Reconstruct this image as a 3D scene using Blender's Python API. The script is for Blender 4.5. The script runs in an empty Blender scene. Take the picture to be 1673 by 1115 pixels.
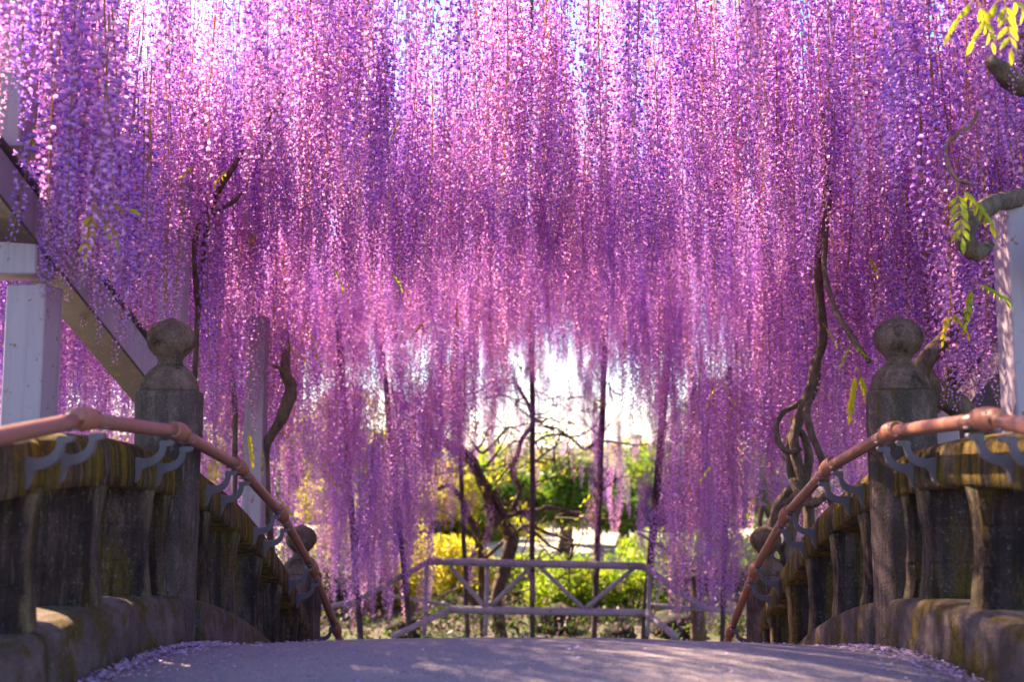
import bpy, math, random
import numpy as np
from mathutils import Vector, Matrix, noise, Euler
R = math.radians
random.seed(7); rng = np.random.default_rng(7)
SC = bpy.context.scene
COL = SC.collection

# ------------------------------------------------------------------ camera
FPX = 1626.0                       # focal length in pixels of the 1673 px photograph
PITCH, YAW = R(5.5), R(1.16)
cam_data = bpy.data.cameras.new('camera')
cam = bpy.data.objects.new('camera', cam_data); COL.objects.link(cam)
cam.location = (0, 0, 0)
cam.rotation_euler = (math.pi/2 + PITCH, 0, YAW)
cam_data.sensor_width = 36.0
cam_data.lens = 36.0*FPX/1673.0
cam_data.clip_start = 0.05; cam_data.clip_end = 400
cam_data.dof.use_dof = True
cam_data.dof.focus_distance = 5.0
cam_data.dof.aperture_fstop = 1.7
SC.camera = cam
CAM_ROT = Euler((math.pi/2 + PITCH, 0, YAW)).to_matrix()

# ------------------------------------------------------------------ world, sun, exposure
SUN_AZ, SUN_EL = R(-50), R(40)     # measured from +Y towards +X
world = bpy.data.worlds.new('World'); SC.world = world; world.use_nodes = True
wt = world.node_tree
bg = wt.nodes['Background']
sky = wt.nodes.new('ShaderNodeTexSky'); sky.sky_type = 'NISHITA'
sky.sun_disc = False; sky.sun_elevation = SUN_EL; sky.sun_rotation = SUN_AZ
sky.air_density = 1.0; sky.dust_density = .3; sky.ozone_density = 3.0
wt.links.new(sky.outputs[0], bg.inputs[0]); bg.inputs[1].default_value = 0.07
sun_data = bpy.data.lights.new('sun', 'SUN'); sun_data.energy = 5.0; sun_data.angle = R(0.6)
sun_data.color = (1.0, 0.76, 0.50)
sun = bpy.data.objects.new('sun', sun_data); COL.objects.link(sun)
sd = Vector((math.sin(SUN_AZ)*math.cos(SUN_EL), math.cos(SUN_AZ)*math.cos(SUN_EL), math.sin(SUN_EL)))
sun.rotation_euler = sd.to_track_quat('Z', 'Y').to_euler()
SC.view_settings.view_transform = 'Standard'; SC.view_settings.look = 'None'
SC.view_settings.exposure = 2.62; SC.view_settings.gamma = 1.0
SC.view_settings.use_curve_mapping = False
SC.render.engine = 'CYCLES'
SC.cycles.max_bounces = 10; SC.cycles.diffuse_bounces = 5; SC.cycles.transmission_bounces = 4
SC.cycles.glossy_bounces = 3; SC.cycles.transparent_max_bounces = 4
SC.cycles.use_denoising = True
SC.cycles.caustics_reflective = False; SC.cycles.caustics_refractive = False

# ------------------------------------------------------------------ helpers
def at(px, py, depth):
    """world point on the sight line through a pixel of the photograph, at world y = depth"""
    d = CAM_ROT @ Vector(((px-836.5)/FPX, -(py-557.5)/FPX, -1.0))
    return d*(depth/d.y)
_inv = CAM_ROT.transposed()
def pix(p):
    c = _inv @ Vector(p)
    if c.z > -0.01: return None
    return (836.5 + FPX*c.x/-c.z, 557.5 - FPX*c.y/-c.z)

def empty(name, loc, label, cat, group=None):
    o = bpy.data.objects.new(name, None); COL.objects.link(o)
    o.location = loc; o['label'] = label; o['category'] = cat
    if group: o['group'] = group
    o.empty_display_size = .2
    return o
def link(name, me, parent=None):
    o = bpy.data.objects.new(name, me); COL.objects.link(o)
    if parent is not None:
        o.parent = parent
        o.matrix_parent_inverse = PINV(parent)
    return o
def PINV(p):
    m = Matrix.Translation(p.location)
    if p.parent is not None: m = Matrix.Translation(p.parent.location) @ m if False else m
    return m.inverted()

class MB:
    def __init__(s): s.v = []; s.f = []; s.c = []; s.smooth = []
    def add(s, vs, fs, col=None, smooth=True):
        n = len(s.v); s.v.extend([tuple(v) for v in vs])
        for f in fs:
            s.f.append(tuple(i+n for i in f)); s.smooth.append(smooth)
        if col is not None: s.c.extend([col]*len(vs))
    def mesh(s, name, mat):
        me = bpy.data.meshes.new(name); me.from_pydata(s.v, [], s.f)
        me.polygons.foreach_set('use_smooth', s.smooth)
        if s.c and len(s.c) == len(s.v):
            a = me.color_attributes.new('Col', 'FLOAT_COLOR', 'POINT')
            a.data.foreach_set('color', np.array([(c[0],c[1],c[2],1) for c in s.c], dtype=np.float32).ravel())
        if mat: me.materials.append(mat)
        me.validate(); me.update(); return me
    def obj(s, name, mat, parent=None): return link(name, s.mesh(name, mat), parent)

def frames(pts):
    out = []; n = len(pts); prev = None
    for i in range(n):
        t = (pts[min(i+1, n-1)] - pts[max(i-1, 0)])
        if t.length < 1e-7: t = Vector((0,0,1))
        t.normalize()
        if prev is None:
            a = Vector((0,0,1)) if abs(t.z) < .9 else Vector((1,0,0))
            u = t.cross(a).normalized()
        else:
            u = (prev - t*prev.dot(t))
            u = u.normalized() if u.length > 1e-6 else t.orthogonal().normalized()
        prev = u; out.append((t, u, t.cross(u)))
    return out
def catmull(P, n=8):
    P = [Vector(p) for p in P]
    if len(P) < 3: return P
    Q = [2*P[0]-P[1]] + P + [2*P[-1]-P[-2]]; out = []
    for i in range(1, len(Q)-2):
        a, b, c, d = Q[i-1:i+3]
        for k in range(n):
            t = k/n
            out.append(.5*((2*b) + (c-a)*t + (2*a-5*b+4*c-d)*t*t + (3*b-a-3*c+d)*t**3))
    out.append(P[-1]); return out
def tube(mb, pts, rad, seg=8, rough=0.0, seed=0.0, col=None, cap=True, smooth=True):
    pts = [Vector(p) for p in pts]; n = len(pts)
    rr = rad if isinstance(rad, (list, tuple)) else [rad]*n
    if len(rr) != n:
        rr = [float(np.interp(i/(n-1), np.linspace(0, 1, len(rr)), rr)) for i in range(n)]
    vs = []; fs = []
    for i, (t, u, w) in enumerate(frames(pts)):
        for k in range(seg):
            a = 2*math.pi*k/seg; r = rr[i]
            d = u*math.cos(a) + w*math.sin(a)
            if rough: r *= 1 + rough*noise.noise(pts[i]*9 + d*1.7 + Vector((seed,)*3)) + .5*rough*math.sin(a*3 + i*.55 + seed)
            vs.append(pts[i] + d*r)
    for i in range(n-1):
        for k in range(seg):
            k2 = (k+1) % seg
            fs.append((i*seg+k, i*seg+k2, (i+1)*seg+k2, (i+1)*seg+k))
    if cap:
        fs.append(tuple(range(seg-1, -1, -1))); fs.append(tuple((n-1)*seg+k for k in range(seg)))
    mb.add(vs, fs, col, smooth)
def lathe(mb, prof, c, seg=28, rough=0.0, smooth=True):
    vs = []; fs = []; n = len(prof)
    for (r, z) in prof:
        for k in range(seg):
            a = 2*math.pi*k/seg
            p = Vector((c[0]+r*math.cos(a), c[1]+r*math.sin(a), c[2]+z))
            if rough and r > .001:
                q = noise.noise(p*14)*rough + noise.noise(p*45)*rough*.35
                p += Vector((math.cos(a), math.sin(a), 0))*q
            vs.append(p)
    for i in range(n-1):
        for k in range(seg):
            k2 = (k+1) % seg
            fs.append((i*seg+k, i*seg+k2, (i+1)*seg+k2, (i+1)*seg+k))
    fs.append(tuple(range(seg-1, -1, -1))); fs.append(tuple((n-1)*seg+k for k in range(seg)))
    mb.add(vs, fs, None, smooth)
def box(mb, c, s, rot=None, bev=0.0):
    """bevelled box: centre, full size"""
    hx, hy, hz = s[0]/2, s[1]/2, s[2]/2; b = min(bev, hx*.9, hy*.9, hz*.9)
    import itertools
    if b <= 0:
        vs = [Vector((x*hx, y*hy, z*hz)) for x in (-1,1) for y in (-1,1) for z in (-1,1)]
        fs = [(0,1,3,2),(4,6,7,5),(0,4,5,1),(2,3,7,6),(0,2,6,4),(1,5,7,3)]
    else:
        vs = []; idx = {}
        for x in (-1,1):
            for y in (-1,1):
                for z in (-1,1):
                    for ax in range(3):
                        p = [x*(hx-b), y*(hy-b), z*(hz-b)]
                        p[ax] = (x*hx, y*hy, z*hz)[ax]
                        idx[(x,y,z,ax)] = len(vs); vs.append(Vector(p))
        fs = []
        I = idx
        for s1 in (-1,1):
            fs.append((I[(s1,-1,-1,0)],I[(s1,1,-1,0)],I[(s1,1,1,0)],I[(s1,-1,1,0)]) if s1 > 0 else (I[(s1,-1,-1,0)],I[(s1,-1,1,0)],I[(s1,1,1,0)],I[(s1,1,-1,0)]))
            fs.append((I[(-1,s1,-1,1)],I[(-1,s1,1,1)],I[(1,s1,1,1)],I[(1,s1,-1,1)]) if s1 > 0 else (I[(-1,s1,-1,1)],I[(1,s1,-1,1)],I[(1,s1,1,1)],I[(-1,s1,1,1)]))
            fs.append((I[(-1,-1,s1,2)],I[(1,-1,s1,2)],I[(1,1,s1,2)],I[(-1,1,s1,2)]) if s1 > 0 else (I[(-1,-1,s1,2)],I[(-1,1,s1,2)],I[(1,1,s1,2)],I[(1,-1,s1,2)]))
        for a in (-1,1):
            for c2 in (-1,1):
                fs.append((I[(a,c2,-1,0)],I[(a,c2,1,0)],I[(a,c2,1,1)],I[(a,c2,-1,1)]))
                fs.append((I[(a,-1,c2,0)],I[(a,1,c2,0)],I[(a,1,c2,2)],I[(a,-1,c2,2)]))
                fs.append((I[(-1,a,c2,1)],I[(1,a,c2,1)],I[(1,a,c2,2)],I[(-1,a,c2,2)]))
                for d in (-1,1): fs.append((I[(a,c2,d,0)],I[(a,c2,d,1)],I[(a,c2,d,2)]))
    c = Vector(c)
    if rot is not None: vs = [rot @ v for v in vs]
    mb.add([v + c for v in vs], fs, None, False)

# ------------------------------------------------------------------ materials
def nodemat(name):
    m = bpy.data.materials.new(name); m.use_nodes = True
    nt = m.node_tree; b = nt.nodes['Principled BSDF']
    return m, nt, b
def N(nt, t, **kw):
    n = nt.nodes.new(t)
    for k, v in kw.items():
        if k.startswith('i_'): n.inputs[int(k[2:])].default_value = v
        else: setattr(n, k, v)
    return n
def ramp(nt, src, stops):
    r = nt.nodes.new('ShaderNodeValToRGB'); el = r.color_ramp.elements
    while len(el) < len(stops): el.new(.5)
    for e, (p, c) in zip(el, stops):
        e.position = p; e.color = (*c, 1) if not isinstance(c, (int, float)) else (c, c, c, 1)
    nt.links.new(src, r.inputs[0]); return r.outputs[0]
def noise_tex(nt, scale, stretch=(1,1,1), detail=6, rough=.6, coord='Object', off=0):
    tc = nt.nodes.new('ShaderNodeTexCoord'); mp = nt.nodes.new('ShaderNodeMapping')
    mp.inputs['Scale'].default_value = stretch; mp.inputs['Location'].default_value = (off, off*.7, off*.3)
    if coord != 'World': src = tc.outputs[coord]
    else:
        g = nt.nodes.new('ShaderNodeNewGeometry'); src = g.outputs['Position']
    nt.links.new(src, mp.inputs[0])
    t = nt.nodes.new('ShaderNodeTexNoise'); t.inputs['Scale'].default_value = scale
    t.inputs['Detail'].default_value = detail; t.inputs['Roughness'].default_value = rough
    nt.links.new(mp.outputs[0], t.inputs['Vector']); return t.outputs[0]
def mix(nt, fac, a, b, mode='MIX'):
    m = nt.nodes.new('ShaderNodeMix'); m.data_type = 'RGBA'; m.blend_type = mode
    for sock, v in ((m.inputs[0], fac), (m.inputs[6], a), (m.inputs[7], b)):
        if isinstance(v, bpy.types.NodeSocket): nt.links.new(v, sock)
        elif isinstance(v, (int, float)): sock.default_value = v
        else: sock.default_value = (*v, 1)
    return m.outputs[2]
def bump(nt, b, h, strength=.5, dist=.01):
    bp = nt.nodes.new('ShaderNodeBump'); bp.inputs['Strength'].default_value = strength
    bp.inputs['Distance'].default_value = dist
    nt.links.new(h, bp.inputs['Height']); nt.links.new(bp.outputs[0], b.inputs['Normal'])
def math_n(nt, op, a, b=0.0):
    m = nt.nodes.new('ShaderNodeMath'); m.operation = op
    for s, v in ((m.inputs[0], a), (m.inputs[1], b)):
        if isinstance(v, bpy.types.NodeSocket): nt.links.new(v, s)
        else: s.default_value = v
    return m.outputs[0]

def stone_mat(name, base, dark, moss, moss_amt, lichen_amt, streak=1.0, zs=.12, edge=False):
    m, nt, b = nodemat(name); W = 'World'
    n1 = noise_tex(nt, 5, coord=W); c = mix(nt, ramp(nt, n1, [(.35, 0.0), (.65, 1.0)]), dark, base)
    st = noise_tex(nt, 7, (2.0, 2.2, zs), 5, .65, W, 3)
    c = mix(nt, ramp(nt, st, [(.42, 0.0), (.60, .75*streak)]), c, tuple(x*.45 for x in dark))
    ms = noise_tex(nt, 5.5, (1.6, 1.6, zs*2.3), 8, .7, W, 11)
    mf = ramp(nt, ms, [(.62-moss_amt*.3, 0.0), (.74-moss_amt*.3, 1.0)])
    mn = noise_tex(nt, 40, coord=W, detail=3)
    mc = mix(nt, mn, moss, tuple(x*.35 for x in moss))
    c = mix(nt, mf, c, mc)
    if edge:  # inner faces tan and paler: light from the deck side painted into the colour
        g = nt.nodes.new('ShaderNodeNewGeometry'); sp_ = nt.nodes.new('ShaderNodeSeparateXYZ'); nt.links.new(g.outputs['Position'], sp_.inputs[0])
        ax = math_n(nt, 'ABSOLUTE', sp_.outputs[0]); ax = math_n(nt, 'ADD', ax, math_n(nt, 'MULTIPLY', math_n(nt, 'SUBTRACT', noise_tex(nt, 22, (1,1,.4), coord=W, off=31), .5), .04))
        lit_f = ramp(nt, ax, [(.0, .85), (1.0, 0.0)]); rn = lit_f.node.color_ramp.elements
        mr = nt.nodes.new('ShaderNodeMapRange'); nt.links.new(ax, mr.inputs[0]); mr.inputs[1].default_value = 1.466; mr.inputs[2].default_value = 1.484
        nt.links.new(mr.outputs[0], lit_f.node.inputs[0])
        c = mix(nt, lit_f, c, mix(nt, st, (.10,.075,.04), (.34,.26,.14)))
    li = noise_tex(nt, 60, (1,1,.8), 5, .8, W, 21)
    lf = ramp(nt, li, [(.64-lichen_amt*.1, 0.0), (.74-lichen_amt*.1, 1.0)])
    c = mix(nt, math_n(nt, 'MULTIPLY', lf, .5), c, (.42, .36, .36))
    if streak >= .7:
        s2 = noise_tex(nt, 13, (1.5, 2.4, zs*.8), 5, .7, W, 41)
        c = mix(nt, ramp(nt, s2, [(.47, 0.0), (.57, .72*streak)]), c, tuple(x*.55 for x in dark))
        s3 = noise_tex(nt, 10, (1.5, 2.2, zs*.9), 5, .7, W, 57)
        c = mix(nt, ramp(nt, s3, [(.60, 0.0), (.68, .45)]), c, tuple(min(.5, x*1.9) for x in base))
    sp = noise_tex(nt, 130, coord=W, detail=3)
    c = mix(nt, .55, c, mix(nt, 1.0, c, ramp(nt, sp, [(.3, .35), (.7, 1.5)]), 'MULTIPLY'))
    nt.links.new(c, b.inputs['Base Color']); b.inputs['Roughness'].default_value = .92
    b.inputs['Specular IOR Level'].default_value = .25
    h = math_n(nt, 'ADD', math_n(nt, 'MULTIPLY', sp, .35), math_n(nt, 'ADD', st, math_n(nt, 'MULTIPLY', li, .5)))
    bump(nt, b, h, 1.0, .026); return m
M_COPING = stone_mat('mossy coping stone', (.27,.18,.12), (.05,.033,.024), (.28,.17,.015), .62, .1, 1.0)
M_BALUSTER = stone_mat('weathered baluster stone with painted light', (.14,.08,.08), (.032,.019,.022), (.17,.10,.018), .4, .55, .9, .12, True)
M_KERB = stone_mat('mossy kerb stone', (.22,.155,.15), (.10,.068,.07), (.15,.10,.02), .5, .3, .35, .5)
M_POST = stone_mat('grey post stone', (.25,.165,.155), (.10,.066,.066), (.13,.085,.03), .33, .55, .75, .25)
M_FINIAL = stone_mat('brown grey finial stone', (.25,.155,.125), (.10,.06,.052), (.06,.04,.03), .35, .5, .5, .6)
M_ROCK = stone_mat('garden rock', (.10,.085,.09), (.04,.035,.04), (.05,.06,.02), .6, .2, .3)

m, nt, b = nodemat('worn bridge concrete'); M_DECK = m
n1 = noise_tex(nt, 2.2, coord='World'); n2 = noise_tex(nt, 160, coord='World', detail=3); n3 = noise_tex(nt, 30, coord='World', off=5)
c = mix(nt, n1, (.29,.235,.27), (.38,.31,.35))
c = mix(nt, 1.0, c, ramp(nt, n2, [(.28, .42), (.72, 1.55)]), 'MULTIPLY')
c = mix(nt, ramp(nt, n3, [(.55, 0.0), (.72, .55)]), c, (.12,.10,.12))
nt.links.new(c, b.inputs['Base Color']); b.inputs['Roughness'].default_value = .85
b.inputs['Specular IOR Level'].default_value = .3
bump(nt, b, math_n(nt, 'ADD', n2, n3), 1.0, .012)

m, nt, b = nodemat('garden earth'); M_EARTH = m
c = mix(nt, noise_tex(nt, 1.5, coord='World'), (.07,.055,.045), (.13,.11,.09))
c = mix(nt, ramp(nt, noise_tex(nt, .8, coord='World', off=9), [(.45, 0.0), (.6, 1.0)]), c, (.05,.075,.02))
nt.links.new(c, b.inputs['Base Color']); b.inputs['Roughness'].default_value = 1
bump(nt, b, noise_tex(nt, 25, coord='World'), .8, .03)

m, nt, b = nodemat('pond water'); M_WATER = m
b.inputs['Base Color'].default_value = (.02,.025,.02,1); b.inputs['Roughness'].default_value = .06
bump(nt, b, noise_tex(nt, 5, coord='World'), .15, .02)

def paint_mat(name, col, rust=.3):
    m, nt, b = nodemat(name)
    n1 = noise_tex(nt, 7, (1,1,.35), coord='World'); n2 = noise_tex(nt, 26, coord='World', off=4)
    c = mix(nt, n1, col, tuple(x*.74 for x in col))
    c = mix(nt, ramp(nt, n2, [(.66-.06*rust, 0.0), (.72-.06*rust, 1.0)]), c, (.20,.09,.05))
    c = mix(nt, math_n(nt, 'MULTIPLY', ramp(nt, noise_tex(nt, 9, (3,3,.15), coord='World', off=8), [(.5,0.0),(.7,1.0)]), .45), c, tuple(x*.42 for x in col))
    nt.links.new(c, b.inputs['Base Color']); b.inputs['Roughness'].default_value = .48
    bump(nt, b, n2, .2, .004); return m
M_STEEL = paint_mat('pale lavender grey painted steel', (.37,.28,.37), .7)
M_RUSTY = paint_mat('mauve brown rusty steel', (.11,.07,.09), 1.6)
M_PIPE = paint_mat('weathered galvanised pipe', (.40,.34,.41), 1.3)
M_CASTING = paint_mat('grey cast bracket', (.16,.13,.165), .2)

def rail_mat(name, col, rough):
    m, nt, b = nodemat(name)
    n1 = noise_tex(nt, 22, coord='World')
    nt.links.new(mix(nt, n1, col, tuple(x*.7 for x in col)), b.inputs['Base Color'])
    wn = ramp(nt, noise_tex(nt, 75, (1,.3,1), 5, .8, 'World', 6), [(.58, 0.0), (.70, .8)])
    base_ = b.inputs['Base Color'].links[0].from_socket
    nt.links.new(mix(nt, wn, base_, tuple(x*.35 for x in col)), b.inputs['Base Color'])
    rr = ramp(nt, noise_tex(nt, 60, coord='World', off=2), [(.3, rough*.8), (.7, rough*1.35)])
    nt.links.new(rr, b.inputs['Roughness']); b.inputs['Specular IOR Level'].default_value = .6
    bump(nt, b, noise_tex(nt, 90, coord='World'), .06, .003); return m
M_RAIL = rail_mat('brown coated handrail', (.31,.125,.09), .32)
M_COLLAR = rail_mat('reddish collar', (.36,.13,.08), .42)

def bark_mat(name, col, dark):
    m, nt, b = nodemat(name)
    n1 = noise_tex(nt, 18, (1,1,.35), 6, .7, 'World'); n2 = noise_tex(nt, 70, (1,1,.4), 3, .6, 'World')
    c = mix(nt, ramp(nt, n1, [(.35,0.0),(.65,1.0)]), dark, col)
    nt.links.new(mix(nt, .5, c, mix(nt, 1.0, c, ramp(nt, n2, [(.3,.4),(.7,1.5)]), 'MULTIPLY')), b.inputs['Base Color'])
    b.inputs['Roughness'].default_value = .9
    bump(nt, b, math_n(nt, 'ADD', n1, n2), .9, .015); return m
M_BARK = bark_mat('wisteria bark', (.19,.125,.09), (.06,.038,.03))
M_POLE = bark_mat('weathered wooden pole', (.12,.08,.085), (.055,.038,.045))
M_TWIG = bark_mat('pale tan twig', (.36,.22,.15), (.2,.12,.08))

def leafy(name, transl, gloss=.5, attr=True, col=(.2,.3,.03), vary=None, mixf=.45):
    m = bpy.data.materials.new(name); m.use_nodes = True; nt = m.node_tree
    b = nt.nodes['Principled BSDF']; out = nt.nodes['Material Output']
    if attr:
        a = nt.nodes.new('ShaderNodeAttribute'); a.attribute_name = 'Col'; base = a.outputs['Color']
    else:
        r = nt.nodes.new('ShaderNodeRGB'); r.outputs[0].default_value = (*col, 1); base = r.outputs[0]
    if vary:
        oi = nt.nodes.new('ShaderNodeObjectInfo')
        tint = ramp(nt, oi.outputs['Random'], vary)
        base = mix(nt, 1.0, base, tint, 'MULTIPLY')
    nt.links.new(base, b.inputs['Base Color']); b.inputs['Roughness'].default_value = gloss
    b.inputs['Specular IOR Level'].default_value = .25
    t = nt.nodes.new('ShaderNodeBsdfTranslucent')
    tc = mix(nt, 1.0, base, transl, 'MULTIPLY'); nt.links.new(tc, t.inputs[0])
    ms = nt.nodes.new('ShaderNodeMixShader'); ms.inputs[0].default_value = mixf
    nt.links.new(b.outputs[0], ms.inputs[1]); nt.links.new(t.outputs[0], ms.inputs[2])
    nt.links.new(ms.outputs[0], out.inputs[0]); return m
M_FLOWER = leafy('wisteria petals', (1.2,1.02,1.12), .55, vary=[(0,(.72,.70,1.10)),(.3,(.88,.85,1.05)),(.6,(1.05,.95,.98)),(1,(1.18,1.15,1.0))], mixf=.55)
M_FALLEN = leafy('fallen petals', (1,1,1), .8, mixf=.12)
M_LEAF = leafy('fresh wisteria leaf', (1.5,1.4,.6), .45, mixf=.5)
M_BUSH = leafy('garden foliage', (1.5,1.5,.7), .5, mixf=.45)

def leaf_cloud(centres, radii, n, leaf, cols, seed, mat, flat=.75):
    r = np.random.default_rng(seed); k = r.integers(0, len(centres), n)
    C = np.array(centres)[k]; Rr = np.array(radii)[k][:, None]
    d = r.normal(size=(n,3)); d /= np.linalg.norm(d, axis=1)[:,None]
    rad = Rr*(.55+.5*r.random((n,1))**.7); p = C + d*rad*np.array([1,1,flat])
    a = r.normal(size=(n,3)); a /= np.linalg.norm(a, axis=1)[:,None]
    b_ = np.cross(a, r.normal(size=(n,3))); b_ /= np.linalg.norm(b_, axis=1)[:,None]
    s = leaf*(.6+.8*r.random((n,1)))
    v = np.stack([p-a*s, p+b_*s*.42, p+a*s, p-b_*s*.42], 1).reshape(-1,3)
    me = bpy.data.meshes.new('leaves'); me.vertices.add(4*n); me.vertices.foreach_set('co', v.astype(np.float32).ravel())
    me.loops.add(4*n); me.loops.foreach_set('vertex_index', np.arange(4*n, dtype=np.int32))
    me.polygons.add(n); me.polygons.foreach_set('loop_start', np.arange(0, 4*n, 4, dtype=np.int32))
    me.update(calc_edges=True)
    cc = np.array(cols)[r.integers(0, len(cols), n)]*(.75+.5*r.random((n,1)))
    cc = np.repeat(np.concatenate([cc, np.ones((n,1))], 1), 4, axis=0)
    at_ = me.color_attributes.new('Col', 'FLOAT_COLOR', 'POINT'); at_.data.foreach_set('color', cc.astype(np.float32).ravel())
    me.materials.append(mat); return me

# ------------------------------------------------------------------ bridge profile
Y0, K = 3.15, .095
def drop(y): return -K*(y-Y0)**2
def slope(y): return -2*K*(y-Y0)
Z_DECK, Z_KERB, Z_COPB, Z_COPT, Z_RAIL = -.72, -.565, -.16, .0, .055
GROUND = -2.62

# ground, water, deck
def sheet(name, x0, x1, y0, y1, z, nx, ny, mat, amp=0, kind='structure', hole=None):
    mb = MB(); vs = []; fs = []
    for j in range(ny+1):
        for i in range(nx+1):
            x = x0+(x1-x0)*i/nx; y = y0+(y1-y0)*j/ny
            vs.append((x, y, z + amp*noise.noise(Vector((x*.5, y*.5, 0)))))
    for j in range(ny):
        for i in range(nx):
            a = j*(nx+1)+i; fs.append((a, a+1, a+nx+2, a+nx+1))
    mb.add(vs, fs); o = mb.obj(name, mat); o['kind'] = kind; return o
m, nt, b = nodemat('pale gravel'); M_GRAVEL = m
c = mix(nt, noise_tex(nt, 60, coord='World', detail=3), (.38,.35,.31), (.55,.51,.46))
nt.links.new(c, b.inputs['Base Color']); b.inputs['Roughness'].default_value = .95
sheet('ground', -150, 150, 9.6, 250, GROUND, 60, 60, M_EARTH, .08)
sheet('gravel_path', -60, 60, 19.5, 29, GROUND+.06, 30, 6, M_GRAVEL, 0)
sheet('ground_near', -150, 150, -60, -3.2, GROUND, 40, 20, M_EARTH, .05)
sheet('water', -150, 150, -3.4, 9.8, GROUND-.35, 4, 4, M_WATER)
sheet('pond_bed', -150, 150, -3.4, 9.8, GROUND-.8, 4, 4, M_EARTH)

mb = MB(); vs = []; fs = []; NX, NY = 24, 110
ya, yb = -1.65, 7.95
for j in range(NY+1):
    y = ya+(yb-ya)*j/NY
    for i in range(NX+1):
        x = -1.43+2.86*i/NX
        z = Z_DECK + drop(y) - .045*(x/1.4)**2 + .004*noise.noise(Vector((x*4, y*4, 0)))
        vs.append((x, y, z))
for j in range(NY):
    for i in range(NX):
        a = j*(NX+1)+i; fs.append((a, a+1, a+NX+2, a+NX+1))
mb.add(vs, fs)
o = mb.obj('bridge_deck', M_DECK); o['kind'] = 'structure'
# the arch that carries the deck
mb = MB(); vs = []; fs = []
for j in range(61):
    y = ya+(yb-ya)*j/60; top = Z_DECK+drop(y)-.07; bot = top-.38 - .05*abs(y-Y0)
    for x, z in ((-1.74, bot), (-1.74, top), (1.74, top), (1.74, bot)): vs.append((x, y, z))
for j in range(60):
    for k in range(4):
        fs.append((4*j+k, 4*j+(k+1)%4, 4*j+4+(k+1)%4, 4*j+4+k))
fs += [(3,2,1,0), (240,241,242,243)]
mb.add(vs, fs, None, False); o = mb.obj('bridge_arch', M_KERB); o['kind'] = 'structure'
# landings at both ends (abutments)
for yy0, yy1 in ((yb-.02, 10.2), (-3.8, ya+.02)):
    mb = MB(); box(mb, (0, (yy0+yy1)/2, GROUND-.42), (3.6, yy1-yy0, .93), None, .03)
    o = mb.obj('stone_landing', M_KERB); o['kind'] = 'structure'

# ------------------------------------------------------------------ balustrades
POSTS = [-.8, 1.7, 4.2, 6.7]
def strip_stone(y0, y1, prof, side, amp, seed):
    """a stone that follows the arch: prof = closed cross-section (x inward positive, z) relative to the arch line"""
    mb = MB(); n = max(4, int((y1-y0)/.035)); m = len(prof); vs = []; fs = []
    for j in range(n+1):
        y = y0+(y1-y0)*j/n
        e = min(1.0, min(j, n-j)/1.0)*1.0
        for (x, z) in prof:
            xx = side*(x); p = Vector((xx, y, z + drop(y)))
            f = amp*noise.noise(Vector((y*11+seed, z*2.5, side*5))) + amp*.6*noise.noise(Vector((y*27+seed, z*5, 3+side)))
            shrink = .006*(1-e)
            cx = side*1.56
            p.x += (-side)*f + (cx-p.x)*shrink*4
            p.z += amp*.5*noise.noise(Vector((y*6, x*9, seed)))
            vs.append(p)
    for j in range(n):
        for k in range(m):
            k2 = (k+1) % m
            q = (j*m+k, j*m+k2, (j+1)*m+k2, (j+1)*m+k)
            fs.append(q)
    fs.append(tuple(range(m-1, -1, -1))); fs.append(tuple(n*m+k for k in range(m)))
    mb.add(vs, fs, None, True); return mb
def fix_normals(o):
    import bmesh
    bm = bmesh.new(); bm.from_mesh(o.data); bmesh.ops.recalc_face_normals(bm, faces=bm.faces); bm.to_mesh(o.data); bm.free()

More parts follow.
